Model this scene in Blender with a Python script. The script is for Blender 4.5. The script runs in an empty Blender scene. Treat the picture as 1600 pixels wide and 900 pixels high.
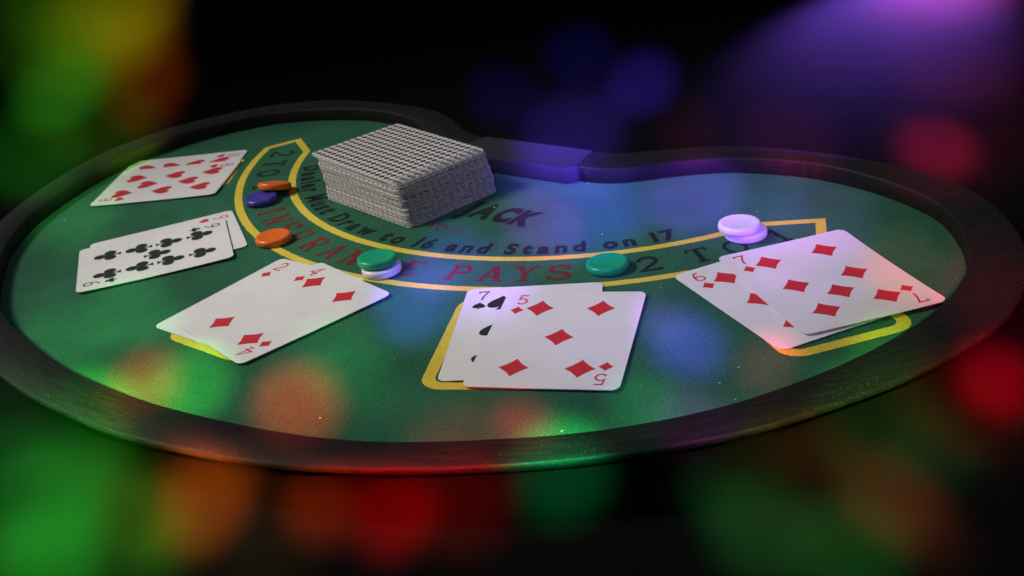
import bpy, bmesh, math, random
from mathutils import Vector, Matrix

random.seed(7)
scene = bpy.context.scene
COL = scene.collection
R = math.radians

# ---------------------------------------------------------------- camera
PITCH, ROLL, CAM_H = R(24.846), R(-8.789), 0.23108
FPX, PX, PY = 1789.94, 715.21, 435.26          # focal length and principal point of a 1600 x 900 frame
fwd = Vector((0, math.cos(PITCH), -math.sin(PITCH)))
up0 = Vector((0, math.sin(PITCH), math.cos(PITCH)))
rt0 = Vector((1, 0, 0))
rgt = rt0 * math.cos(ROLL) + up0 * math.sin(ROLL)
upv = -rt0 * math.sin(ROLL) + up0 * math.cos(ROLL)
cam_data = bpy.data.cameras.new('camera')
cam = bpy.data.objects.new('camera', cam_data)
COL.objects.link(cam)
m = Matrix.Identity(4)
for i in range(3):
    m[i][0], m[i][1], m[i][2] = rgt[i], upv[i], -fwd[i]
m[2][3] = CAM_H
cam.matrix_world = m
cam_data.sensor_width = 36.0
cam_data.lens = 36.0 * FPX / 1600.0
cam_data.shift_x = (800 - PX) / 1600.0
cam_data.shift_y = (PY - 450) / 1600.0
cam_data.clip_start = 0.01
cam_data.clip_end = 50
cam_data.dof.use_dof = True
cam_data.dof.focus_distance = 0.50
cam_data.dof.aperture_fstop = 22.0
scene.camera = cam

# ---------------------------------------------------------------- world, exposure
world = bpy.data.worlds.new('World')
scene.world = world
world.use_nodes = True
bg = world.node_tree.nodes['Background']
bg.inputs[0].default_value = (0.8, 0.85, 1.0, 1)
bg.inputs[1].default_value = 0.065
scene.view_settings.view_transform = 'Standard'
scene.view_settings.look = 'None'
scene.view_settings.exposure = 0
scene.view_settings.gamma = 1
scene.view_settings.use_curve_mapping = False
scene.cycles.use_denoising = True
scene.cycles.max_bounces = 5
scene.cycles.sample_clamp_indirect = 4.0

# ---------------------------------------------------------------- lights
def spot(name, loc, target, energy, color, half_angle, blend, soft):
    d = bpy.data.lights.new(name, 'SPOT')
    d.energy = energy; d.color = color
    d.spot_size = 2 * half_angle; d.spot_blend = blend
    d.shadow_soft_size = soft
    o = bpy.data.objects.new(name, d)
    COL.objects.link(o)
    o.location = loc
    o.rotation_euler = (Vector(target) - Vector(loc)).to_track_quat('-Z', 'Y').to_euler()
    return o

GROUND_Z = -0.0145
KEY_POS = Vector((-0.95, 0.72, 0.95)); KEY_AIM = Vector((-0.04, 0.55, 0.0))
spot('key_lamp', KEY_POS, KEY_AIM, 69.0, (1.0, 0.955, 0.90), R(16), 0.9, 0.22)

# added coloured lamps imitating bokeh, beside the camera: (world target, pool radius, colour, strength)
POOLS = [
    ((-0.168, 0.43, -0.014), 0.0205, (0.06, 1, 0.05), 4.0),
    ((-0.175, 0.381, -0.014), 0.0212, (0.05, 1, 0.06), 11),
    ((-0.166, 0.403, -0.014), 0.0154, (0.06, 1, 0.05), 5),
    ((-0.164, 0.347, -0.014), 0.0191, (0.05, 1, 0.05), 14),
    ((-0.136, 0.347, -0.014), 0.0175, (0.1, 1, 0.03), 4),
    ((-0.131, 0.365, -0.014), 0.0154, (0.35, 0.9, 0.0), 5),
    ((-0.108, 0.365, -0.014), 0.0157, (1, 0.16, 0.01), 15),
    ((-0.116, 0.385, -0.014), 0.0131, (1, 0.2, 0.01), 5),
    ((-0.063, 0.35, -0.014), 0.0121, (1, 0.05, 0.0), 10),
    ((-0.035, 0.339, -0.014), 0.0136, (1, 0, 0.0), 13),
    ((-0.011, 0.341, -0.014), 0.0164, (1, 0.02, 0.0), 3.0),
    ((-0.086, 0.346, -0.014), 0.0218, (0.8, 0.5, 0.05), 0.9),
    ((0.027, 0.346, -0.014), 0.0155, (0.0, 1, 0.25), 3),
    ((0.086, 0.301, -0.014), 0.0156, (0.05, 1, 0.15), 2.6),
    ((0.131, 0.307, -0.014), 0.0144, (1, 0.28, 0.06), 4),
    ((0.109, 0.284, -0.014), 0.0153, (0.05, 1, 0.1), 3.0),
    ((0.196, 0.364, -0.014), 0.0126, (1, 0, 0.02), 20),
    ((0.175, 0.35, -0.014), 0.0181, (1, 0.06, 0), 2),
    ((0.144, 0.35, -0.014), 0.0189, (0.35, 1, 0.15), 1.6),
    ((0.105, 0.32, -0.014), 0.0256, (0.7, 0.5, 0.1), 0.7),
    ((0.217, 0.409, -0.014), 0.0205, (1, 0, 0.1), 1.1),
    ((-0.349, 1.099, -0.014), 0.0395, (0.08, 1, 0.05), 13),
    ((-0.321, 0.895, -0.014), 0.0373, (0.06, 1, 0.03), 7),
    ((0.281, 0.605, -0.014), 0.0187, (1, 0.02, 0.12), 14),
    ((0.156, 0.821, -0.014), 0.0229, (0.1, 0.04, 1), 14),
    ((0.128, 0.93, -0.014), 0.026, (0.06, 0.02, 1), 4),
    ((0.057, 0.842, -0.014), 0.0246, (0.06, 0.02, 1), 3),
    ((0.092, 0.735, -0.014), 0.0297, (0.13, 0.05, 1), 11),
    ((0.163, 0.699, -0.014), 0.0191, (1, 0.03, 0.2), 1.3),
    ((0.213, 0.66, -0.014), 0.0247, (1, 0.03, 0.35), 2),
    ((-0.42, 1.735, -0.014), 0.0856, (1, 0.5, 0.0), 11.5),
    ((-0.379, 1.476, -0.014), 0.0733, (0.8, 0.6, 0.0), 8.05),
    ((-0.467, 1.674, -0.014), 0.0932, (0.3, 1, 0.02), 11.5),
    ((-0.365, 1.323, -0.014), 0.0662, (0.45, 0.9, 0.0), 6.9),
    ((-0.434, 1.404, -0.014), 0.0707, (0.22, 1, 0.02), 6.9),
    ((-0.293, 0.979, -0.014), 0.047, (0.3, 0.9, 0.0), 4.6),
    ((-0.344, 1.449, -0.014), 0.0489, (1, 0.25, 0.0), 6.9),
    ((-0.308, 1.284, -0.014), 0.0435, (1, 0.2, 0.0), 6.44),
    ((-0.28, 1.151, -0.014), 0.0392, (1, 0.17, 0.0), 5.75),
    ((-0.256, 1.041, -0.014), 0.0356, (1, 0.13, 0.0), 5.06),
    ((-0.238, 0.953, -0.014), 0.0238, (1, 0.09, 0.0), 2.2),
    ((0.372, 0.782, -0.014), 0.0402, (1, 0.1, 0.45), 3.3),
    ((0.307, 0.632, -0.014), 0.0374, (1, 0.03, 0.2), 1.8),
    ((-0.199, 0.428, -0.014), 0.0125, (0.05, 1, 0.1), 5),
    ((-0.147, 0.393, -0.014), 0.0114, (0.2, 1, 0.03), 4),
    ((-0.117, 0.341, -0.014), 0.0122, (0.3, 0.9, 0.02), 2.5),
    ((-0.21, 0.469, -0.014), 0.0143, (0.05, 1, 0.1), 1.8),
    ((0.077, 0.323, -0.014), 0.0111, (0.1, 1, 0.2), 1.2),
    ((0.116, 0.339, -0.014), 0.0116, (1, 0.25, 0.05), 1.3),
    ((0.156, 0.33, -0.014), 0.0135, (0.1, 1, 0.2), 1.2),
    ((0.098, 0.346, -0.014), 0.0109, (0.5, 0.6, 0.1), 0.8),
    ((-0.095, 0.379, -0.014), 0.0098, (1, 0.15, 0.02), 2.5),
    ((-0.049, 0.358, -0.014), 0.0098, (1, 0.02, 0.0), 3),
    ((0.134, 0.288, -0.014), 0.0123, (0.9, 0.15, 0.05), 1.4),
    ((0.238, 0.453, -0.014), 0.0159, (1, 0, 0.1), 0.5),
    ((-0.12, 0.436, 0.0), 0.0142, (0.1, 1, 0.1), 3.4),
    ((-0.054, 0.433, 0.0), 0.016, (0.03, 1, 0.25), 1.0),
    ((-0.142, 0.441, 0.0), 0.0133, (1, 0.04, 0.0), 10),
    ((-0.072, 0.403, 0.0), 0.0142, (1, 0.03, 0.01), 14),
    ((0.016, 0.362, 0.0), 0.0086, (1, 0.015, 0.04), 11),
    ((-0.021, 0.48, 0.0), 0.0155, (0.1, 0.1, 1), 5),
    ((-0.013, 0.506, 0.0), 0.0106, (0.3, 0.08, 1), 4.5),
    ((0.087, 0.405, 0.0), 0.0122, (0.2, 0.05, 1), 7),
    ((0.13, 0.557, 0.0), 0.0193, (0.24, 0.05, 1), 6.5),
    ((0.095, 0.53, 0.0), 0.0786, (0.3, 0.22, 1), 0.38),
    ((0.093, 0.578, 0.0), 0.0204, (0.15, 0.06, 1), 3.0),
    ((0.156, 0.533, 0.0), 0.0208, (0.25, 0.08, 1), 2.0),
    ((0.183, 0.511, 0.0), 0.0198, (0.5, 0.1, 0.8), 1.2),
    ((0.049, 0.549, 0.0), 0.0167, (0.5, 0.05, 1), 4.5),
    ((0.076, 0.552, 0.0), 0.0202, (0.05, 0.06, 1), 4.5),
    ((0.056, 0.636, 0.0), 0.0197, (0.1, 0.03, 1), 2.2),
    ((0.071, 0.629, 0.0), 0.0226, (0.16, 0.04, 1), 3.0),
    ((0.06, 0.36, 0.0), 0.0109, (0.05, 1, 0.35), 1.2),
    ((0.158, 0.371, 0.0), 0.0117, (0.3, 1, 0.1), 1.6),
    ((0.192, 0.439, 0.0), 0.0143, (1, 0.05, 0.1), 1.0),
    ((0.146, 0.474, 0.0), 0.0138, (1, 0.1, 1), 0.3),
    ((0.159, 0.476, 0.0), 0.0263, (0.4, 0.15, 1), 0.4),
    ((-0.162, 0.517, 0.0), 0.0181, (0.1, 1, 0.2), 1.0),
    ((-0.19, 0.483, 0.0), 0.0206, (0.1, 1, 0.2), 1.2),
    ((-0.001, 0.533, 0.0), 0.0136, (0.05, 0.08, 1), 2.6),
    ((0.083, 0.429, 0.0), 0.0088, (0.5, 0.1, 1), 2.0),
    ((-0.137, 0.411, 0.0), 0.0165, (0.4, 1, 0.05), 1.8),
    ((-0.159, 0.425, 0.0), 0.0176, (0.05, 1, 0.05), 1.8),
    ((0.014, 0.498, 0.0), 0.0169, (0.4, 0.12, 1), 2),
    ((0.112, 0.378, 0.0), 0.0092, (1, 0.06, 0.12), 3),
    ((-0.237, 0.7, 0.0), 0.026, (0.15, 1, 0.1), 0.8),
    ((0.006, 0.472, 0.0), 0.0147, (0.3, 0.3, 1), 0.35),
    ((-0.009, 0.345, 0.0), 0.0186, (1, 0.02, 0.05), 3.5),
    ((0.027, 0.337, 0.0), 0.0126, (0.1, 1, 0.3), 2.2),
    ((0.075, 0.347, 0.0), 0.0118, (0.8, 0.1, 0.8), 2.2),
]
def pools():
    for k, (t, r, c, s) in enumerate(POOLS):
        t = Vector(t)
        loc = Vector((-0.05 + 0.1 * (k % 3) / 2, -0.06, CAM_H + 0.05 + 0.02 * (k % 2)))
        d = (t - loc).length
        ground = t.z < -0.01
        e = s * (GROUND_GAIN if ground else TABLE_GAIN) * 39.5 * d * d
        spot('added_bokeh_lamp', loc, t, e, c, math.atan(r * (1.5 if ground else 1.6) / d), 1.0, 0.006)
GROUND_GAIN, TABLE_GAIN = 2.65, 1.0
pools()
# added low lamps imitating soft beams over the ground beyond the table
spot('added_beam_violet', (0.555, 1.19, 0.15), (0.385, 0.91, GROUND_Z), 760.0, (0.26, 0.10, 1.0), R(15), 1.0, 0.02)
spot('added_beam_pink', (0.545, 1.15, 0.15), (0.44, 0.95, GROUND_Z), 260.0, (1.0, 0.10, 0.5), R(13), 1.0, 0.02)
# weak soft fill added front right to lift the deck's shaded side
spot('fill_lamp', (0.95, -0.10, 0.85), (0.02, 0.55, 0.0), 9.0, (0.90, 0.92, 1.0), R(19), 0.9, 0.30)

# ---------------------------------------------------------------- material helpers
def mat(name, color=(0.5, 0.5, 0.5), rough=0.5, spec=0.5):
    m = bpy.data.materials.new(name); m.use_nodes = True
    nt = m.node_tree; b = nt.nodes['Principled BSDF']
    b.inputs['Base Color'].default_value = (*color, 1)
    b.inputs['Roughness'].default_value = rough
    b.inputs['Specular IOR Level'].default_value = spec
    return m, nt, b
def N(nt, t, **kw):
    n = nt.nodes.new(t)
    for k, v in kw.items():
        if isinstance(k, str) and hasattr(n, k): setattr(n, k, v)
    return n
def noise(nt, vec, scale, detail=3, rough=0.5):
    n = nt.nodes.new('ShaderNodeTexNoise')
    n.inputs['Scale'].default_value = scale; n.inputs['Detail'].default_value = detail
    n.inputs['Roughness'].default_value = rough
    nt.links.new(vec, n.inputs['Vector']); return n
def ramp(nt, fac, p0, c0, p1, c1):
    r = nt.nodes.new('ShaderNodeValToRGB')
    r.color_ramp.elements[0].position = p0; r.color_ramp.elements[0].color = (*c0, 1)
    r.color_ramp.elements[1].position = p1; r.color_ramp.elements[1].color = (*c1, 1)
    nt.links.new(fac, r.inputs[0]); return r
def bump(nt, h, b, strength, dist):
    n = nt.nodes.new('ShaderNodeBump')
    n.inputs['Strength'].default_value = strength; n.inputs['Distance'].default_value = dist
    nt.links.new(h, n.inputs['Height']); nt.links.new(n.outputs[0], b.inputs['Normal']); return n
def objcoord(nt):
    return nt.nodes.new('ShaderNodeTexCoord').outputs['Object']
def math_node(nt, op, a, bv=None):
    n = nt.nodes.new('ShaderNodeMath'); n.operation = op
    if hasattr(a, 'links'): nt.links.new(a, n.inputs[0])
    else: n.inputs[0].default_value = a
    if bv is not None:
        if hasattr(bv, 'links'): nt.links.new(bv, n.inputs[1])
        else: n.inputs[1].default_value = bv
    return n.outputs[0]
def mixc(nt, fac, a, b):
    n = nt.nodes.new('ShaderNodeMix'); n.data_type = 'RGBA'
    if hasattr(fac, 'links'): nt.links.new(fac, n.inputs[0])
    else: n.inputs[0].default_value = fac
    for s, v in ((n.inputs[6], a), (n.inputs[7], b)):
        if hasattr(v, 'links'): nt.links.new(v, s)
        else: s.default_value = (*v, 1)
    return n.outputs[2]

def felt_like(name, c0, c1, sheen, rag=False):
    m, nt, b = mat(name, c0, 0.95, 0.1)
    oc = objcoord(nt)
    big = noise(nt, oc, 14, 4, 0.6); fine = noise(nt, oc, 900, 3, 0.7)
    f = math_node(nt, 'ADD', math_node(nt, 'MULTIPLY', big.outputs[0], 0.45), math_node(nt, 'MULTIPLY', fine.outputs[0], 0.55))
    r = ramp(nt, f, 0.41, c0, 0.60, c1)
    nt.links.new(r.outputs[0], b.inputs['Base Color'])
    b.inputs['Sheen Weight'].default_value = sheen
    b.inputs['Sheen Roughness'].default_value = 0.45
    b.inputs['Sheen Tint'].default_value = (0.75, 0.9, 0.85, 1)
    f2 = noise(nt, oc, 1400, 2, 0.6)
    bump(nt, f2.outputs[0], b, 0.55, 0.0006)
    return m
M = {}
M['felt'] = felt_like('green_felt', (0.011, 0.074, 0.036), (0.026, 0.142, 0.072), 0.10)
M['yellow'] = felt_like('yellow_print', (0.56, 0.42, 0.040), (0.76, 0.60, 0.080), 0.05)
M['red_ink'] = felt_like('red_print', (0.10, 0.008, 0.012), (0.21, 0.022, 0.028), 0.05)
M['black_ink'] = felt_like('black_print', (0.005, 0.008, 0.007), (0.014, 0.022, 0.018), 0.05)

def rim_material():
    m, nt, b = mat('black_stained_wood', (0.02, 0.018, 0.018), 0.42, 0.22)
    oc = objcoord(nt)
    # grain runs round the table: distance from the middle of the layout is the fine axis
    sx = nt.nodes.new('ShaderNodeSeparateXYZ'); nt.links.new(oc, sx.inputs[0])
    rad = math_node(nt, 'SQRT', math_node(nt, 'ADD', math_node(nt, 'MULTIPLY', sx.outputs[0], sx.outputs[0]), math_node(nt, 'MULTIPLY', sx.outputs[1], sx.outputs[1])))
    an = math_node(nt, 'ARCTAN2', sx.outputs[1], sx.outputs[0])
    cb = nt.nodes.new('ShaderNodeCombineXYZ')
    nt.links.new(math_node(nt, 'MULTIPLY', rad, 900.0), cb.inputs[0])
    nt.links.new(math_node(nt, 'MULTIPLY', an, 16.0), cb.inputs[1])
    g = noise(nt, cb.outputs[0], 1.0, 4, 0.65)
    sp = noise(nt, oc, 1500, 2, 0.5)
    r = ramp(nt, g.outputs[0], 0.40, (0.004, 0.0036, 0.0036), 0.80, (0.012, 0.011, 0.0105))
    spk = ramp(nt, sp.outputs[0], 0.66, (0, 0, 0), 0.74, (1, 1, 1))
    col = mixc(nt, math_node(nt, 'MULTIPLY', spk.outputs[0], 0.42), r.outputs[0], (0.14, 0.13, 0.13))
    nt.links.new(col, b.inputs['Base Color'])
    rr = nt.nodes.new('ShaderNodeMapRange'); nt.links.new(g.outputs[0], rr.inputs[0])
    rr.inputs[3].default_value = 0.48; rr.inputs[4].default_value = 0.78
    nt.links.new(rr.outputs[0], b.inputs['Roughness'])
    bump(nt, g.outputs[0], b, 0.12, 0.0003)
    return m
M['rim'] = rim_material()
M['tray'], nt, b = mat('black_plastic', (0.018, 0.018, 0.02), 0.35, 0.5)
bump(nt, noise(nt, objcoord(nt), 700, 2).outputs[0], b, 0.15, 0.0003)
def ground_material():
    m, nt, b = mat('black_cloth', (0.018, 0.018, 0.018), 1.0, 0.0)
    oc = objcoord(nt)
    r = ramp(nt, noise(nt, oc, 40, 6, 0.7).outputs[0], 0.2, (0.0052, 0.0052, 0.0052), 0.8, (0.0064, 0.0064, 0.0064))
    nt.links.new(r.outputs[0], b.inputs['Base Color'])
    return m
M['ground'] = ground_material()

def paper_material():
    m, nt, b = mat('coated_card_paper', (0.78, 0.76, 0.74), 0.38, 0.4)
    oc = objcoord(nt)
    mp = nt.nodes.new('ShaderNodeMapping'); mp.inputs['Scale'].default_value = (60, 900, 60)
    nt.links.new(oc, mp.inputs[0])
    lin = noise(nt, mp.outputs[0], 1.0, 3, 0.6)
    big = noise(nt, oc, 45, 4, 0.6)
    f = math_node(nt, 'ADD', math_node(nt, 'MULTIPLY', lin.outputs[0], 0.5), math_node(nt, 'MULTIPLY', big.outputs[0], 0.5))
    r = ramp(nt, f, 0.35, (0.725, 0.70, 0.68), 0.65, (0.80, 0.785, 0.77))
    nt.links.new(r.outputs[0], b.inputs['Base Color'])
    bump(nt, lin.outputs[0], b, 0.12, 0.0003)
    return m
M['paper'] = paper_material()
def ink(name, c):
    m, nt, b = mat(name, c, 0.4, 0.4)
    r = ramp(nt, noise(nt, objcoord(nt), 500, 3).outputs[0], 0.3, tuple(x * 0.9 for x in c), 0.7, tuple(min(1, x * 1.1) for x in c))
    nt.links.new(r.outputs[0], b.inputs['Base Color'])
    return m
M['card_red'] = ink('card_red_ink', (0.60, 0.032, 0.042))
M['card_black'] = ink('card_black_ink', (0.022, 0.030, 0.020))

CW_, CH_ = 0.063, 0.083
def back_material():
    m, nt, b = mat('diamond_card_back', (0.7, 0.7, 0.7), 0.4, 0.4)
    oc = objcoord(nt)
    sx = nt.nodes.new('ShaderNodeSeparateXYZ'); nt.links.new(oc, sx.inputs[0])
    P = 0.0046
    def tri(s):
        fr = math_node(nt, 'FRACT', math_node(nt, 'ADD', math_node(nt, 'DIVIDE', s, P), 100.5))
        return math_node(nt, 'ABSOLUTE', math_node(nt, 'SUBTRACT', fr, 0.5))
    dsum = math_node(nt, 'ADD', tri(sx.outputs[0]), tri(sx.outputs[1]))
    rp = ramp(nt, dsum, 0.455, (1, 1, 1), 0.485, (0, 0, 0))
    geo = nt.nodes.new('ShaderNodeNewGeometry')
    tc = nt.nodes.new('ShaderNodeTexCoord')
    sn = nt.nodes.new('ShaderNodeSeparateXYZ'); nt.links.new(tc.outputs['Normal'], sn.inputs[0])
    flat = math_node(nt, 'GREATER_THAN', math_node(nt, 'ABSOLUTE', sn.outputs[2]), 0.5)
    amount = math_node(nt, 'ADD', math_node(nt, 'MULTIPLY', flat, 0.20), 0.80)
    ex = math_node(nt, 'LESS_THAN', math_node(nt, 'ABSOLUTE', sx.outputs[0]), CW_ / 2 - 0.0004)
    ey = math_node(nt, 'LESS_THAN', math_node(nt, 'ABSOLUTE', sx.outputs[1]), CH_ / 2 - 0.0004)
    inside = math_node(nt, 'MAXIMUM', math_node(nt, 'MULTIPLY', ex, ey), math_node(nt, 'SUBTRACT', 1.0, flat))
    oi = nt.nodes.new('ShaderNodeObjectInfo')
    vs = nt.nodes.new('ShaderNodeVectorMath'); vs.operation = 'ADD'
    nt.links.new(oc, vs.inputs[0]); nt.links.new(oi.outputs['Location'], vs.inputs[1])
    spk = ramp(nt, noise(nt, vs.outputs[0], 620, 3, 0.7).outputs[0], 0.40, (0.15, 0.15, 0.15), 0.62, (1, 1, 1))
    spkf = math_node(nt, 'MAXIMUM', spk.outputs[0], flat)
    fac = math_node(nt, 'MULTIPLY', math_node(nt, 'MULTIPLY', rp.outputs[0], amount), math_node(nt, 'MULTIPLY', inside, spkf))
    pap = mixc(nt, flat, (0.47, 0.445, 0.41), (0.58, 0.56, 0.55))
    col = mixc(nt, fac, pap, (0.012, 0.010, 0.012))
    nt.links.new(col, b.inputs['Base Color'])
    return m
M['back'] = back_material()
def plastic(name, c, rough=0.28):
    m, nt, b = mat(name, c, rough, 0.5)
    b.inputs['Subsurface Weight'].default_value = 0.12
    b.inputs['Subsurface Radius'].default_value = (0.002, 0.002, 0.002)
    oc = objcoord(nt)
    r = ramp(nt, noise(nt, oc, 260, 3).outputs[0], 0.3, tuple(x * 0.93 for x in c), 0.7, tuple(min(1, x * 1.05) for x in c))
    nt.links.new(r.outputs[0], b.inputs['Base Color'])
    rr = nt.nodes.new('ShaderNodeMapRange'); nt.links.new(noise(nt, oc, 420, 4).outputs[0], rr.inputs[0])
    rr.inputs[3].default_value = rough - 0.06; rr.inputs[4].default_value = rough + 0.14
    nt.links.new(rr.outputs[0], b.inputs['Roughness'])
    bump(nt, noise(nt, oc, 180, 2).outputs[0], b, 0.05, 0.0006)
    return m
M['orange'] = plastic('orange_plastic', (0.78, 0.15, 0.015))
M['blue'] = plastic('blue_plastic', (0.045, 0.04, 0.30))
M['green'] = plastic('green_plastic', (0.005, 0.36, 0.17))
M['white'] = plastic('white_plastic', (0.72, 0.70, 0.68))

# ---------------------------------------------------------------- mesh helpers
def mesh_obj(name, verts, faces, material, parent=None, smooth=False):
    me = bpy.data.meshes.new(name)
    me.from_pydata([tuple(v) for v in verts], [], faces)
    me.validate(); me.update()
    me.materials.append(material)
    if smooth:
        for p in me.polygons: p.use_smooth = True
    o = bpy.data.objects.new(name, me)
    COL.objects.link(o)
    if parent: o.parent = parent
    return o
def tag(o, label, cat, group=None):
    o['label'] = label; o['category'] = cat
    if group: o['group'] = group
    return o

class Flat:
    """Collects flat print; every stroke sits a few microns above the one before it."""
    def __init__(s): s.v = []; s.f = []; s.n = 0
    def poly(s, pts):
        z = s.n * 8e-6; s.n += 1
        b = len(s.v); s.v += [(x, y, z) for x, y in pts]; s.f.append(list(range(b, b + len(pts))))
    def strip(s, pts, w, closed=False, jit=0.0):
        z = s.n * 8e-6; s.n += 1
        n = len(pts); b = len(s.v)
        for i in range(n):
            p = Vector(pts[i])
            a = Vector(pts[i - 1]) if (closed or i > 0) else None
            c = Vector(pts[(i + 1) % n]) if (closed or i < n - 1) else None
            d1 = (p - a).normalized() if a is not None else (c - p).normalized()
            d2 = (c - p).normalized() if c is not None else d1
            t = (d1 + d2)
            t = t.normalized() if t.length > 1e-6 else d1
            nrm = Vector((-t.y, t.x))
            k = max(0.45, nrm.dot(Vector((-d1.y, d1.x))))
            for sgn in (1, -1):
                q = p + nrm * (sgn * (w / 2 / k + random.uniform(-jit, jit)))
                s.v.append((q.x, q.y, z))
        for i in range(n if closed else n - 1):
            j = (i + 1) % n
            s.f.append([b + 2 * i, b + 2 * i + 1, b + 2 * j + 1, b + 2 * j])
    def xform(s, fn):
        s.v = [fn(*v) for v in s.v]; return s
    def add(s, o, fn):
        b = len(s.v); s.v += [fn(*v) for v in o.v]; s.f += [[i + b for i in f] for f in o.f]

def arc(cx, cy, rx, ry, a0, a1, n=14):
    return [(cx + rx * math.cos(R(a0 + (a1 - a0) * i / n)), cy + ry * math.sin(R(a0 + (a1 - a0) * i / n))) for i in range(n + 1)]

# numerals drawn with an even pen: box 0.62 wide, 1 high
def numeral(ch, w=0.10):
    g = Flat()
    if ch == '2':
        g.strip([(0.04, 0.70)] + arc(0.31, 0.70, 0.26, 0.26, 165, -35, 16) + [(0.05, 0.05), (0.60, 0.05), (0.60, 0.17)], w)
    elif ch == '4':
        g.strip([(0.44, 0.0), (0.44, 0.97), (0.02, 0.31), (0.64, 0.31)], w); g.strip([(0.27, 0.04), (0.61, 0.04)], w * 0.8)
    elif ch == '5':
        g.strip([(0.56, 0.95), (0.15, 0.95), (0.10, 0.52)] + arc(0.30, 0.33, 0.27, 0.28, 125, -150, 20), w)
    elif ch in '69':
        t = Flat(); t.strip(arc(0.31, 0.29, 0.255, 0.245, 0, 345, 24), w, True)
        t.strip([(0.06, 0.30), (0.08, 0.52), (0.16, 0.74), (0.28, 0.89), (0.42, 0.95), (0.54, 0.93)], w)
        if ch == '9': t.xform(lambda x, y, z: (0.62 - x, 1 - y, z))
        g = t
    elif ch == '7':
        g.strip([(0.04, 0.78), (0.04, 0.94), (0.58, 0.94), (0.42, 0.62), (0.31, 0.30), (0.28, 0.0)], w)
    elif ch == '8':
        g.strip(arc(0.31, 0.26, 0.26, 0.22, 0, 345, 22), w, True); g.strip(arc(0.31, 0.73, 0.22, 0.20, 0, 345, 22), w, True)
    elif ch == '1':
        g.strip([(0.12, 0.80), (0.31, 0.95), (0.31, 0.0)], w); g.strip([(0.12, 0.04), (0.50, 0.04)], w * 0.8)
    elif ch == '0':
        g.strip(arc(0.31, 0.5, 0.24, 0.45, 0, 348, 28), w, True)
    elif ch == '3':
        g.strip(arc(0.29, 0.72, 0.24, 0.23, 150, -80, 14), w); g.strip(arc(0.29, 0.27, 0.27, 0.24, 85, -150, 16), w)
    return g

# slab capitals: box 0.8 wide, 1 high
def slab(ch):
    W, T, S = 0.17, 0.10, 0.085
    g = Flat()
    def ser(x, y, l=0.30): g.strip([(x - l / 2, y), (x + l / 2, y)], S)
    b, t = S / 2, 1 - S / 2
    if ch == 'I': g.strip([(0.4, 0), (0.4, 1)], W); ser(0.4, b, 0.42); ser(0.4, t, 0.42)
    elif ch == 'N':
        g.strip([(0.16, 0), (0.16, 1)], T); g.strip([(0.66, 0), (0.66, 1)], T); g.strip([(0.14, 1), (0.66, 0.02)], W)
        ser(0.16, b); ser(0.13, t, 0.24); ser(0.66, t)
    elif ch == 'S':
        g.strip(arc(0.40, 0.735, 0.26, 0.22, 20, 265, 16) + arc(0.40, 0.27, 0.28, 0.225, 85, -160, 16), 0.14)
        g.strip([(0.665, 0.70), (0.665, 1.0)], 0.075); g.strip([(0.115, 0.0), (0.115, 0.30)], 0.075)
    elif ch == 'U':
        g.strip([(0.17, 1), (0.17, 0.32)] + arc(0.40, 0.30, 0.23, 0.24, 180, 360, 14) + [(0.63, 1)], 0.135); ser(0.17, t); ser(0.63, t, 0.28)
    elif ch in 'RP':
        g.strip([(0.20, 0), (0.20, 1)], W); ser(0.20, b, 0.36); ser(0.12, t, 0.2)
        g.strip([(0.2, 0.945), (0.44, 0.945)] + arc(0.44, 0.72, 0.22, 0.225, 90, -90, 12) + [(0.2, 0.495)], 0.125)
        if ch == 'R': g.strip([(0.40, 0.48), (0.66, 0.03)], W); ser(0.70, b, 0.2)
    elif ch == 'A':
        g.strip([(0.40, 1.0), (0.66, 0.02)], W); g.strip([(0.38, 0.98), (0.14, 0.02)], T); g.strip([(0.22, 0.33), (0.58, 0.33)], T); ser(0.14, b, 0.28); ser(0.67, b, 0.30)
    elif ch == 'C':
        g.strip(arc(0.42, 0.5, 0.30, 0.44, 40, 320, 24), 0.145); g.strip([(0.68, 0.66), (0.68, 1.0)], 0.08)
    elif ch == 'E':
        g.strip([(0.22, 0), (0.22, 1)], W); g.strip([(0.06, b), (0.70, b)], S); g.strip([(0.06, t), (0.68, t)], S); g.strip([(0.25, 0.5), (0.50, 0.5)], S)
        g.strip([(0.66, 0.78), (0.66, 1)], 0.08); g.strip([(0.68, 0), (0.68, 0.25)], 0.08); g.strip([(0.5, 0.40), (0.5, 0.60)], 0.07)
    elif ch == 'Y':
        g.strip([(0.16, 1), (0.40, 0.48), (0.40, 0)], W * 0.9); g.strip([(0.64, 1), (0.42, 0.5)], T); ser(0.16, t, 0.30); ser(0.65, t, 0.26); ser(0.4, b, 0.36)
    elif ch == 'T':
        g.strip([(0.4, 0), (0.4, 1)], W); g.strip([(0.08, t), (0.72, t)], S); g.strip([(0.10, 0.74), (0.10, 1)], 0.075); g.strip([(0.70, 0.74), (0.70, 1)], 0.075); ser(0.4, b, 0.36)
    elif ch == 'O':
        g.strip(arc(0.40, 0.5, 0.31, 0.43, 0, 352, 36), 0.135, True)
    elif ch in '0123456789':
        n = numeral(ch, 0.14); g.add(n, lambda x, y, z: (x * 1.05 + 0.07, y, z))
    return g

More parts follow.
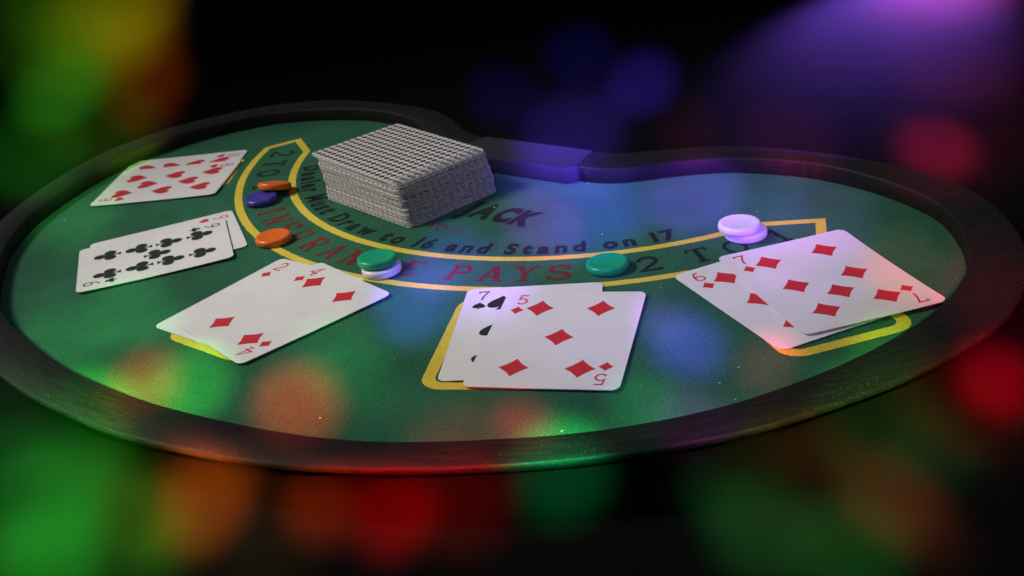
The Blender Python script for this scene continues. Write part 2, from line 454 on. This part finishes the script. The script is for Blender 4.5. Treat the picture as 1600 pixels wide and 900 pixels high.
# built-in sans letters as flat meshes (cached per character)
FONT_CACHE = {}
def sans(ch, weight=0.02, shear=0.0):
    key = (ch, weight, shear)
    if key in FONT_CACHE: return FONT_CACHE[key]
    cu = bpy.data.curves.new('glyph', 'FONT'); cu.body = ch; cu.size = 1.0; cu.offset = weight; cu.shear = shear
    cu.resolution_u = 3; cu.fill_mode = 'BOTH' if hasattr(cu, 'fill_mode') else cu.fill_mode
    o = bpy.data.objects.new('glyph', cu); COL.objects.link(o)
    bpy.context.view_layer.update()
    me = bpy.data.meshes.new_from_object(o.evaluated_get(bpy.context.evaluated_depsgraph_get()))
    g = Flat(); g.v = [(v.co.x, v.co.y, 0.0) for v in me.vertices]; g.f = [list(p.vertices) for p in me.polygons]
    bpy.data.objects.remove(o); bpy.data.meshes.remove(me); bpy.data.curves.remove(cu)
    FONT_CACHE[key] = g
    return g

# ---------------------------------------------------------------- ground
def ground():
    n, s = 24, 7.0
    v = [(-s + 2 * s * i / n, -s + 2 * s * j / n + 1.0, GROUND_Z) for j in range(n + 1) for i in range(n + 1)]
    f = [[j * (n + 1) + i, j * (n + 1) + i + 1, (j + 1) * (n + 1) + i + 1, (j + 1) * (n + 1) + i] for j in range(n) for i in range(n)]
    o = mesh_obj('ground', v, f, M['ground']); o['kind'] = 'structure'
ground()

# ---------------------------------------------------------------- table (local x: towards the players, local y: along the layout)
TC = Vector((0.09357, 0.68617, 0.0)); TA = R(-134.05)
TM = Matrix.Translation(TC) @ Matrix.Rotation(TA, 4, 'Z')
table = bpy.data.objects.new('blackjack_table', None)
COL.objects.link(table)
table.matrix_world = TM
tag(table, 'kidney shaped blackjack table with green felt and raised black wooden rim', 'game table')

INNER = [(357, 0), (355, 40), (345, 96), (332, 135), (312, 170), (288, 203), (258, 231), (228, 249), (195, 263), (155, 272), (120, 271), (95, 263), (75, 252), (55, 236), (38, 207), (28, 175), (27, 148), (33, 118), (45, 97), (57, 82), (66, 71), (71, 58), (72, 40), (72, 0)]
OUTER = [(379, 0), (377, 45), (365, 100), (348, 142), (327, 178), (299, 215), (265, 248), (232, 269), (199, 285), (155, 297), (112, 293), (84, 283), (58, 267), (36, 246), (19, 216), (12, 180), (11, 146), (15, 112), (26, 88), (36, 72), (43, 61), (47, 50), (48, 35), (48, 0)]
def outline(half, sub=6):
    pts = half + [(u, -v) for u, v in reversed(half[1:-1])]
    n = len(pts); out = []
    for i in range(n):
        p0, p1, p2, p3 = (Vector(pts[(i + k) % n]) for k in (-1, 0, 1, 2))
        for s in range(sub):
            t = s / sub
            q = 0.5 * ((2 * p1) + (p2 - p0) * t + (2 * p0 - 5 * p1 + 4 * p2 - p3) * t * t + (3 * p1 - p0 - 3 * p2 + p3) * t ** 3)
            out.append(q * 0.001)
    for _ in range(3):
        out = [(out[i - 1] + out[i] * 2 + out[(i + 1) % len(out)]) * 0.25 for i in range(len(out))]
    return out
IN, OUT = outline(INNER), outline(OUTER)
NO = len(IN)
RIM_H = 0.009
def build_table():
    prof = [(0.0, -0.002), (0.0, RIM_H - 0.0012), (0.02, RIM_H - 0.0004), (0.06, RIM_H), (0.5, RIM_H + 0.0002), (0.945, RIM_H), (0.975, RIM_H - 0.0003), (0.992, RIM_H - 0.0009), (1.0, RIM_H - 0.0016), (0.985, RIM_H - 0.0026), (0.15, -0.0045), (0.03, -0.0045)]
    v, f = [], []
    for t, z in prof:
        for a, b in zip(IN, OUT):
            q = a.lerp(b, t); v.append((q.x, q.y, z))
    k = len(prof)
    for r in range(k):
        for i in range(NO):
            j = (i + 1) % NO; r2 = (r + 1) % k
            f.append([r * NO + i, r * NO + j, r2 * NO + j, r2 * NO + i])
    rim = mesh_obj('rim', v, f, M['rim'], table)
    for p in rim.data.polygons: p.use_smooth = True
    bm = bmesh.new(); bm.from_mesh(rim.data); bmesh.ops.recalc_face_normals(bm, faces=bm.faces)
    for e in bm.edges:
        if len(e.link_faces) == 2 and e.calc_face_angle() > R(50): e.smooth = False
    bm.to_mesh(rim.data); bm.free()
    # felt and the board below it
    fl = [a.lerp(b, 0.04) for a, b in zip(IN, OUT)]
    felt = mesh_obj('felt', [(q.x, q.y, 0) for q in fl], [list(range(NO))], M['felt'], table)
    fb = [a.lerp(Vector((0.20, 0.0)), 0.10) for a in IN]
    v = [(q.x, q.y, -0.0005) for q in fb] + [(q.x, q.y, GROUND_Z + 0.0001) for q in fb]
    f = [list(range(NO)), list(range(2 * NO - 1, NO - 1, -1))] + [[i, i + NO, (i + 1) % NO + NO, (i + 1) % NO] for i in range(NO)]
    mesh_obj('base_board', v, f, M['tray'], table)
    # dealer's chip rack set against the rim
    bm = bmesh.new()
    o = [(0.0490, -0.040), (0.0735, -0.046), (0.0795, -0.041), (0.0795, 0.041), (0.0735, 0.046), (0.0490, 0.040)]
    def prism(o, z0, z1):
        lo = [bm.verts.new((x, y, z0)) for x, y in o]; hi = [bm.verts.new((x, y, z1)) for x, y in o]
        bm.faces.new(hi); bm.faces.new(lo[::-1])
        for i in range(len(o)):
            j = (i + 1) % len(o); bm.faces.new([lo[i], lo[j], hi[j], hi[i]])
    prism(o, 0.0003, 0.0098)
    bmesh.ops.bevel(bm, geom=list(bm.edges), offset=0.0007, segments=2, affect='EDGES')
    me = bpy.data.meshes.new('chip_rack'); bm.to_mesh(me); bm.free(); me.materials.append(M['tray'])
    rack = bpy.data.objects.new('chip_rack', me); COL.objects.link(rack); rack.parent = table
    return felt
felt = build_table()

# ---------------------------------------------------------------- print on the felt
PZ = 0.00012
def pol(r, a): return (r * math.cos(R(a)), r * math.sin(R(a)))
def put(name, g, material, parent, dz=PZ):
    g.xform(lambda x, y, z: (x, y, z + dz))
    return mesh_obj(name, g.v, g.f, material, parent)
def layout():
    g = Flat()
    pts = [pol(0.18635, a * 0.5) for a in range(-122, 123)] + [pol(0.203, 68.3)] + [pol(0.2195, -a * 0.5) for a in range(-129, 130)] + [pol(0.203, -68.3)]
    g.strip(pts, 0.0048, True, 0.00012)
    put('band_line', g, M['yellow'], felt)
    for c in (-53.4, -27.2, 0.0, 27.2, 54.4):
        g = Flat(); w, h, rr = 0.0260, 0.0375, 0.007
        p = []
        for cx, cy, a0 in ((w - rr, h - rr, 0), (-w + rr, h - rr, 90), (-w + rr, -h + rr, 180), (w - rr, -h + rr, 270)):
            p += arc(cx, cy, rr, rr, a0, a0 + 90, 6)
        # finer points along the straight sides so that the print edge can waver
        q = []
        for i in range(len(p)):
            a, b = Vector(p[i]), Vector(p[(i + 1) % len(p)]); n = max(1, int((b - a).length / 0.0015))
            q += [tuple(a.lerp(b, s / n)) for s in range(n)]
        g.strip(q, 0.0055, True, 0.00012)
        ca, sa = math.cos(R(c)), math.sin(R(c))
        g.xform(lambda x, y, z: ((0.2675 - y) * ca - x * sa, (0.2675 - y) * sa + x * ca, z))
        put('bet_box', g, M['yellow'], felt)
    # a glyph whose middle sits on (radius, angle), upright for the players
    def on_arc(glyph, r, a, sx, sy, cx):
        ca, sa = math.cos(R(a)), math.sin(R(a))
        def fn(x, y, z):
            t, rr = (x - cx) * sx, r - (y - 0.5) * sy
            t += random.uniform(-1, 1) * 0.00008; rr += random.uniform(-1, 1) * 0.00008
            return (rr * ca - t * sa, rr * sa + t * ca, z)
        return fn
    def word(chars, r, angles, sx, sy, material):
        g = Flat()
        for ch, a in zip(chars, angles):
            gl = slab(ch); g.add(gl, on_arc(gl, r, a, sx, sy, 0.4))
        put('lettering', g, material, felt)
    word('INSURANCE', 0.2030, [-30, -25.7, -20.9, -16.2, -11.2, -6.2, -1.4, 4.0, 9.3], 0.0155, 0.0165, M['red_ink'])
    word('PAYS', 0.2030, [17.0, 21.8, 26.4, 31.0], 0.0165, 0.0165, M['red_ink'])
    word('2TO1', 0.2035, [-60.8, -55.3, -50.3, -43.5], 0.0150, 0.0155, M['black_ink'])
    word('2TO1', 0.2035, [42.8, 49.6, 54.7, 61.2], 0.0150, 0.0155, M['black_ink'])
    # running text along the inside of the band
    def sentence(words, r, a0, a1, sy, weight):
        text = ' '.join(words); adv = []
        for ch in text:
            if ch == ' ': adv.append((0, 0.42)); continue
            gl = sans(ch, weight); xs = [v[0] for v in gl.v]; adv.append((min(xs), max(xs) - min(xs) + 0.17))
        k = (a1 - a0) / sum(w for _, w in adv); sx = R(k) * r
        a = a0; g = Flat()
        for ch, (x0, w) in zip(text, adv):
            if ch == ' ':
                put('lettering', g, M['black_ink'], felt); g = Flat()
            else:
                gl = sans(ch, weight); g.add(gl, on_arc(gl, r, a + k * w / 2, sx, sy, x0 + (w - 0.17) / 2))
            a += k * w
        put('lettering', g, M['black_ink'], felt)
    sentence(['Dealer', 'Must', 'Draw', 'to', '16', 'and', 'Stand', 'on', '17'], 0.1722, -52.0, 49.5, 0.0165, 0.044)
    def straight(text, x_top, x_bot, y0, y1, fn_glyph, material, gap):
        adv = []
        for ch in text:
            gl = fn_glyph(ch); xs = [v[0] for v in gl.v]; adv.append((gl, min(xs), max(xs) - min(xs) + gap))
        k = (y1 - y0) / (sum(w for *_, w in adv) - gap); y = y0; g = Flat()
        ys = [v[1] for gl, *_ in adv for v in gl.v]; lo, hi = min(ys), max(ys)
        for gl, x0, w in adv:
            g.add(gl, lambda x, yy, z: (x_bot + (x_top - x_bot) * (yy - lo) / (hi - lo) + random.uniform(-1, 1) * 0.0001, y + (x - x0) * k, z))
            y += w * k
        put('lettering', g, material, felt)
    straight('BLACK', 0.117, 0.143, -0.062, -0.010, lambda c: sans(c, 0.07), M['black_ink'], 0.06)
    straight('JACK', 0.117, 0.143, 0.008, 0.056, lambda c: sans(c, 0.07), M['black_ink'], 0.06)
    straight('PAYS', 0.1505, 0.1580, -0.045, -0.018, slab, M['red_ink'], 0.12)
    straight('3', 0.1505, 0.1580, -0.011, -0.0055, slab, M['red_ink'], 0.12)
    straight('TO', 0.1505, 0.1580, 0.003, 0.0165, slab, M['red_ink'], 0.12)
    straight('2', 0.1505, 0.1580, 0.0215, 0.027, slab, M['red_ink'], 0.12)
    # lint and dust caught in the nap
    v, f = [], []
    rnd = random.Random(3)
    while len(f) < 4 * 26:
        x, y = rnd.uniform(0.05, 0.35), rnd.uniform(-0.26, 0.26)
        if math.hypot(x, y) > 0.34: continue
        a = rnd.uniform(0, 6.28); l = rnd.choice((0.00025, 0.0003, 0.0004, 0.0006)); w = 0.00014
        c, s = math.cos(a), math.sin(a); b = len(v)
        for px, py, pz in ((-l, -w, 0), (l, -w, 0), (l, w, 0), (-l, w, 0), (0, 0, 0.0003)):
            v.append((x + px * c - py * s, y + px * s + py * c, 0.0002 + pz))
        f += [[b, b + 1, b + 4], [b + 1, b + 2, b + 4], [b + 2, b + 3, b + 4], [b + 3, b, b + 4]]
    o = mesh_obj('lint', v, f, M['paper'], felt); o['kind'] = 'stuff'
layout()

# ---------------------------------------------------------------- playing cards
CW, CH, CT, CR = 0.063, 0.083, 0.00030, 0.0036
def suit_shape(suit, s):
    """Flat pip of height s about its middle, upright along +y."""
    g = Flat()
    if suit == 'diamond':
        w, h = 0.445 * s, 0.5 * s; p = []
        cs = [(0, h), (-w, 0), (0, -h), (w, 0)]
        for i in range(4):
            a, b = Vector(cs[i]), Vector(cs[(i + 1) % 4])
            for k in range(5):
                t = k / 5; q = a.lerp(b, t) * (1 - 0.10 * math.sin(math.pi * t)); p.append((q.x, q.y))
        g.poly(p)
    elif suit in ('heart', 'spade'):
        half = arc(0.235, 0.22, 0.235, 0.24, 175, 0, 12) + [(0.455, 0.08), (0.37, -0.09), (0.24, -0.24), (0.11, -0.38), (0.0, -0.52)]
        half[0] = (0.0, 0.20)
        p = [(x, y) for x, y in half] + [(-x, y) for x, y in reversed(half[1:-1])]
        k = s / 0.98
        if suit == 'heart': g.poly([(x * k, y * k) for x, y in p][::-1])
        else:
            g.poly([(x * k, (-y * 0.88 + 0.06) * k) for x, y in p])
            g.poly([(-0.16 * k, -0.48 * k), (0.16 * k, -0.48 * k), (0.05 * k, -0.32 * k), (0.025 * k, -0.10 * k), (-0.025 * k, -0.10 * k), (-0.05 * k, -0.32 * k)])
    elif suit == 'club':
        k = s
        for cx, cy in ((0, 0.27), (-0.235, -0.11), (0.235, -0.11)):
            g.poly([(x * k, y * k) for x, y in arc(cx, cy, 0.215, 0.225, 0, 342, 19)])
        g.poly([(-0.12 * k, -0.12 * k), (0.12 * k, -0.12 * k), (0.05 * k, 0.15 * k), (-0.05 * k, 0.15 * k)])
        g.poly([(-0.14 * k, -0.5 * k), (0.14 * k, -0.5 * k), (0.045 * k, -0.36 * k), (0.025 * k, -0.08 * k), (-0.025 * k, -0.08 * k), (-0.045 * k, -0.36 * k)])
    return g
PX_, PY_ = 0.0136, 0.0258
PIPS = {2: [(0, 1), (0, -1)], 4: [(-1, 1), (1, 1), (-1, -1), (1, -1)], 5: [(-1, 1), (1, 1), (0, 0), (-1, -1), (1, -1)],
        6: [(-1, 1), (1, 1), (-1, 0), (1, 0), (-1, -1), (1, -1)], 7: [(-1, 1), (1, 1), (-1, 0), (1, 0), (0, -0.5), (-1, -1), (1, -1)],
        8: [(-1, 1), (1, 1), (-1, 0), (1, 0), (0, 0.52), (0, -0.52), (-1, -1), (1, -1)],
        9: [(-1, 1), (1, 1), (-1, 0.33), (1, 0.33), (0, 0.06), (-1, -0.33), (1, -0.33), (-1, -1), (1, -1)],
        10: [(-1, 1), (1, 1), (-1, 0.33), (1, 0.33), (0, 0.66), (0, -0.66), (-1, -0.33), (1, -0.33), (-1, -1), (1, -1)]}
def half_width(y):
    e = abs(y) - (CH / 2 - CR)
    return CW / 2 if e <= 0 else CW / 2 - CR + math.sqrt(max(0, CR * CR - e * e))
ROWS = [CH / 2 - CR + CR * math.sin(R(a)) for a in (90, 78, 62, 45, 25, 0)]
ROWS += [ROWS[-1] * (1 - k / 7) for k in range(1, 8)]
ROWS = ROWS + [-y for y in reversed(ROWS[:-1])]
def face_card(rank, suit, loc, rot, z, curl, label):
    NC = 10
    v, f = [], []
    for layer in (0, 1):
        for y in ROWS:
            w = half_width(y)
            v += [(x, y, curl(x, y) + layer * CT) for x in (-w + 2 * w * i / NC for i in range(NC + 1))]
    nr = len(ROWS); K = NC + 1; B = nr * K
    for r in range(nr - 1):
        for c in range(NC):
            a = r * K + c
            f.append([a, a + 1, a + K + 1, a + K]); f.append([B + a, B + a + K, B + a + K + 1, B + a + 1])
    edge = [c for c in range(NC)] + [r * K + NC for r in range(nr - 1)] + [(nr - 1) * K + c for c in range(NC, 0, -1)] + [r * K for r in range(nr - 1, 0, -1)]
    for i in range(len(edge)):
        a, b = edge[i], edge[(i + 1) % len(edge)]; f.append([a, B + a, B + b, b])
    card = mesh_obj('playing_card', v, f, M['paper'])
    bm = bmesh.new(); bm.from_mesh(card.data); bmesh.ops.recalc_face_normals(bm, faces=bm.faces); bm.to_mesh(card.data); bm.free()
    card.location = (loc[0], loc[1], z); card.rotation_euler = (0, 0, R(rot))
    tag(card, label, 'playing card', 'cards dealt face up on the felt')
    im = M['card_red'] if suit in ('diamond', 'heart') else M['card_black']
    def stick(name, g, cx, cy, flip):
        s = -1 if flip else 1
        g.xform(lambda x, y, z: (cx + s * x, cy + s * y, z + CT + 0.00005 + curl(cx + s * x, cy + s * y)))
        mesh_obj(name, g.v, g.f, im, card)
    for px, py in PIPS[rank]:
        stick('pip', suit_shape(suit, {'diamond': 0.0142, 'club': 0.0150}.get(suit, 0.0132)), px * PX_, py * PY_, py < 0)
    for flip in (False, True):
        s = -1 if flip else 1
        g = Flat(); txt = str(rank)
        for k, ch in enumerate(txt):
            n = numeral(ch, 0.105); kx = 0.0078 if len(txt) == 1 else 0.0056
            g.add(n, lambda x, y, z: ((x - 0.31) * kx + (k - (len(txt) - 1) / 2) * 0.0037, (y - 0.5) * 0.0088, z))
        stick('index_number', g, -0.0230 * s, 0.0337 * s, flip)
        stick('index_suit', suit_shape(suit, 0.0070 if suit == 'diamond' else 0.0062), -0.0237 * s, 0.0238 * s, flip)
    return card
def curl(a, b=0.0, c=0.0, d=0.0):
    return lambda x, y: a * (y / (CH / 2)) ** 2 + b * (x / (CW / 2)) ** 2 + c * max(0, (x / (CW / 2)) * (y / (CH / 2))) ** 2 + d * max(0, -(x / (CW / 2)) * (y / (CH / 2))) ** 2
ZB, ZT = 0.00034, 0.00084
UNDER, OVER = curl(0.00012), curl(0.0007, 0.0001)
CARDS = [
    (7, 'spade', (0.0253, 0.4364), -13.1, ZB, UNDER, 'seven of spades mostly covered by the five of diamonds'),
    (5, 'diamond', (0.0382, 0.4233), -19.4, ZT, curl(0.0003, 0.0001), 'five of diamonds lying over the seven of spades'),
    (2, 'diamond', (-0.0959, 0.5047), -44.0, ZB, UNDER, 'two of diamonds almost hidden under the four of diamonds'),
    (4, 'diamond', (-0.0839, 0.4920), -54.6, ZT, curl(0.0003, 0.0001), 'four of diamonds lying over the two of diamonds'),
    (9, 'heart', (-0.1583, 0.6010), -75.2, ZB, UNDER, 'nine of hearts peeking out from under the nine of clubs'),
    (9, 'club', (-0.1629, 0.5886), -78.4, ZT, curl(0.0006, 0.0002), 'nine of clubs lying over the nine of hearts'),
    (6, 'diamond', (0.1385, 0.4343), 16.9, ZB, UNDER, 'six of diamonds partly covered by the seven of diamonds'),
    (7, 'diamond', (0.1567, 0.4384), 9.0, ZT, curl(0.0007, 0.0002), 'seven of diamonds lying over the six of diamonds'),
    (10, 'heart', (-0.1741, 0.7329), -99.1, ZB, UNDER, 'ten of hearts showing one row above the eight of hearts'),
    (8, 'heart', (-0.1761, 0.7112), -99.7, ZT, curl(0.0004, 0.0001), 'eight of hearts lying over the ten of hearts'),
]
for c in CARDS: face_card(*c)

# ---------------------------------------------------------------- deck
def deck():
    o = []
    for cx, cy, a0 in ((CW / 2 - CR, CH / 2 - CR, 0), (-CW / 2 + CR, CH / 2 - CR, 90), (-CW / 2 + CR, -CH / 2 + CR, 180), (CW / 2 - CR, -CH / 2 + CR, 270)):
        o += arc(cx, cy, CR, CR, a0, a0 + 90, 5)
    n = len(o); T = 0.00028
    v = [(x, y, 0) for x, y in o] + [(x, y, T) for x, y in o]
    f = [list(range(n - 1, -1, -1)), list(range(n, 2 * n))] + [[i, (i + 1) % n, (i + 1) % n + n, i + n] for i in range(n)]
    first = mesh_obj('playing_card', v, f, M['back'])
    rnd = random.Random(11)
    COUNT, PITCHZ = 82, 0.000295
    clump = (0, 0, 0); left = 0
    for i in range(COUNT):
        o_ = first if i == 0 else first.copy()
        if i: COL.objects.link(o_)
        if left <= 0:
            left = rnd.choice((2, 4, 5, 7, 9)); clump = (rnd.uniform(-0.0004, 0.0004), rnd.uniform(-0.0005, 0.0005), rnd.uniform(-0.45, 0.45))
        left -= 1
        t = i / (COUNT - 1)
        u = 0.1246 - 0.0020 * t + clump[0] + rnd.uniform(-0.0003, 0.0003)
        w = -0.0370 - 0.0060 * t ** 1.3 + clump[1] + rnd.uniform(-0.0004, 0.0004)
        rot = -10.5 - 1.5 * t + clump[2] + rnd.uniform(-0.35, 0.35)
        over = max(0.0, (i - (COUNT - 7)) / 6.0)
        w -= 0.0075 * over ** 2; u -= 0.0012 * over; rot -= 1.2 * over
        p = TM @ Vector((u, w, 0))
        o_.location = (p.x, p.y, 0.00034 + i * PITCHZ)
        o_.rotation_euler = (0, 0, TA + R(rot))
        if i == COUNT - 1: tag(o_, 'face-down card on top of the deck, black diamond pattern on its back', 'playing card', 'cards stacked in the deck')
        elif i == 0: tag(o_, 'bottom card of the thick deck, lying directly on the felt', 'playing card', 'cards stacked in the deck')
        else: tag(o_, 'face-down card within the thick deck, only its edge showing', 'playing card', 'cards stacked in the deck')
deck()

# ---------------------------------------------------------------- chips
CHIP_R, CHIP_H = 0.0100, 0.0040
def chip_mesh():
    h, r = CHIP_H, CHIP_R
    def side(top):
        z = lambda a: a if top else h - a
        p = [(0.0, z(h - 0.00035)), (r * 0.62, z(h - 0.00035)), (r * 0.70, z(h - 0.0002)), (r * 0.76, z(h))]
        cr = 0.0013
        p += [(r - cr + cr * math.sin(R(a)), z(h - cr + cr * math.cos(R(a)))) for a in (0, 22, 45, 67, 90)]
        return p
    prof = side(True) + [(r + 0.00012, h * 0.5)] + list(reversed(side(False)))
    n = 48; v, f = [], []
    v.append((0, 0, prof[0][1]))
    for rr, z in prof[1:-1]:
        v += [(rr * math.cos(2 * math.pi * i / n), rr * math.sin(2 * math.pi * i / n), z) for i in range(n)]
    v.append((0, 0, prof[-1][1])); last = len(v) - 1
    k = len(prof) - 2
    for i in range(n):
        j = (i + 1) % n
        f.append([0, 1 + i, 1 + j])
        for a in range(k - 1):
            f.append([1 + a * n + i, 1 + (a + 1) * n + i, 1 + (a + 1) * n + j, 1 + a * n + j])
        f.append([last, 1 + (k - 1) * n + j, 1 + (k - 1) * n + i])
    return v, f
CHV, CHF = chip_mesh()
def chip(color, x, y, z, label, tilt=(0, 0), s=1.0):
    o = mesh_obj('betting_chip', CHV, CHF, M[color], smooth=True)
    o.location = (x, y, z); o.rotation_euler = (R(tilt[0]), R(tilt[1]), random.uniform(0, 6))
    o.rotation_mode = 'XYZ'; o.scale = (s, s, 1)
    tag(o, label, 'chip', 'plastic betting chips on the felt')
    return o
chip('orange', -0.0959, 0.5827, 0.0002, 'orange chip lying flat over the outer yellow line')
chip('blue', -0.1089, 0.6490, 0.0002, 'dark blue chip with an orange chip leaning on it')
tl = chip('orange', -0.1015, 0.6610, 0.0002, 'orange chip tilted against the blue chip')
lean = Vector((-0.0074, -0.0120, 0)).normalized()
axis = Vector((lean.y, -lean.x, 0))
tl.rotation_mode = 'QUATERNION'
from mathutils import Quaternion
tl.rotation_quaternion = Quaternion(axis, R(16.2))
tl.location.z = 0.0002 + CHIP_R * math.sin(R(16.2)) * 0.97 + 0.0001
chip('white', -0.0365, 0.5200, 0.0002, 'white chip underneath the green chip')
chip('green', -0.0380, 0.5222, 0.0043, 'green chip stacked on a white chip', tilt=(1.0, 1.5))
chip('green', 0.0702, 0.4842, 0.0002, 'single green chip between the words PAYS and 2')
chip('white', 0.1392, 0.4962, 0.0002, 'lower white chip of the pair of white chips')
chip('white', 0.1362, 0.4962, 0.0043, 'upper white chip resting on another white chip', tilt=(1.0, -1.0))
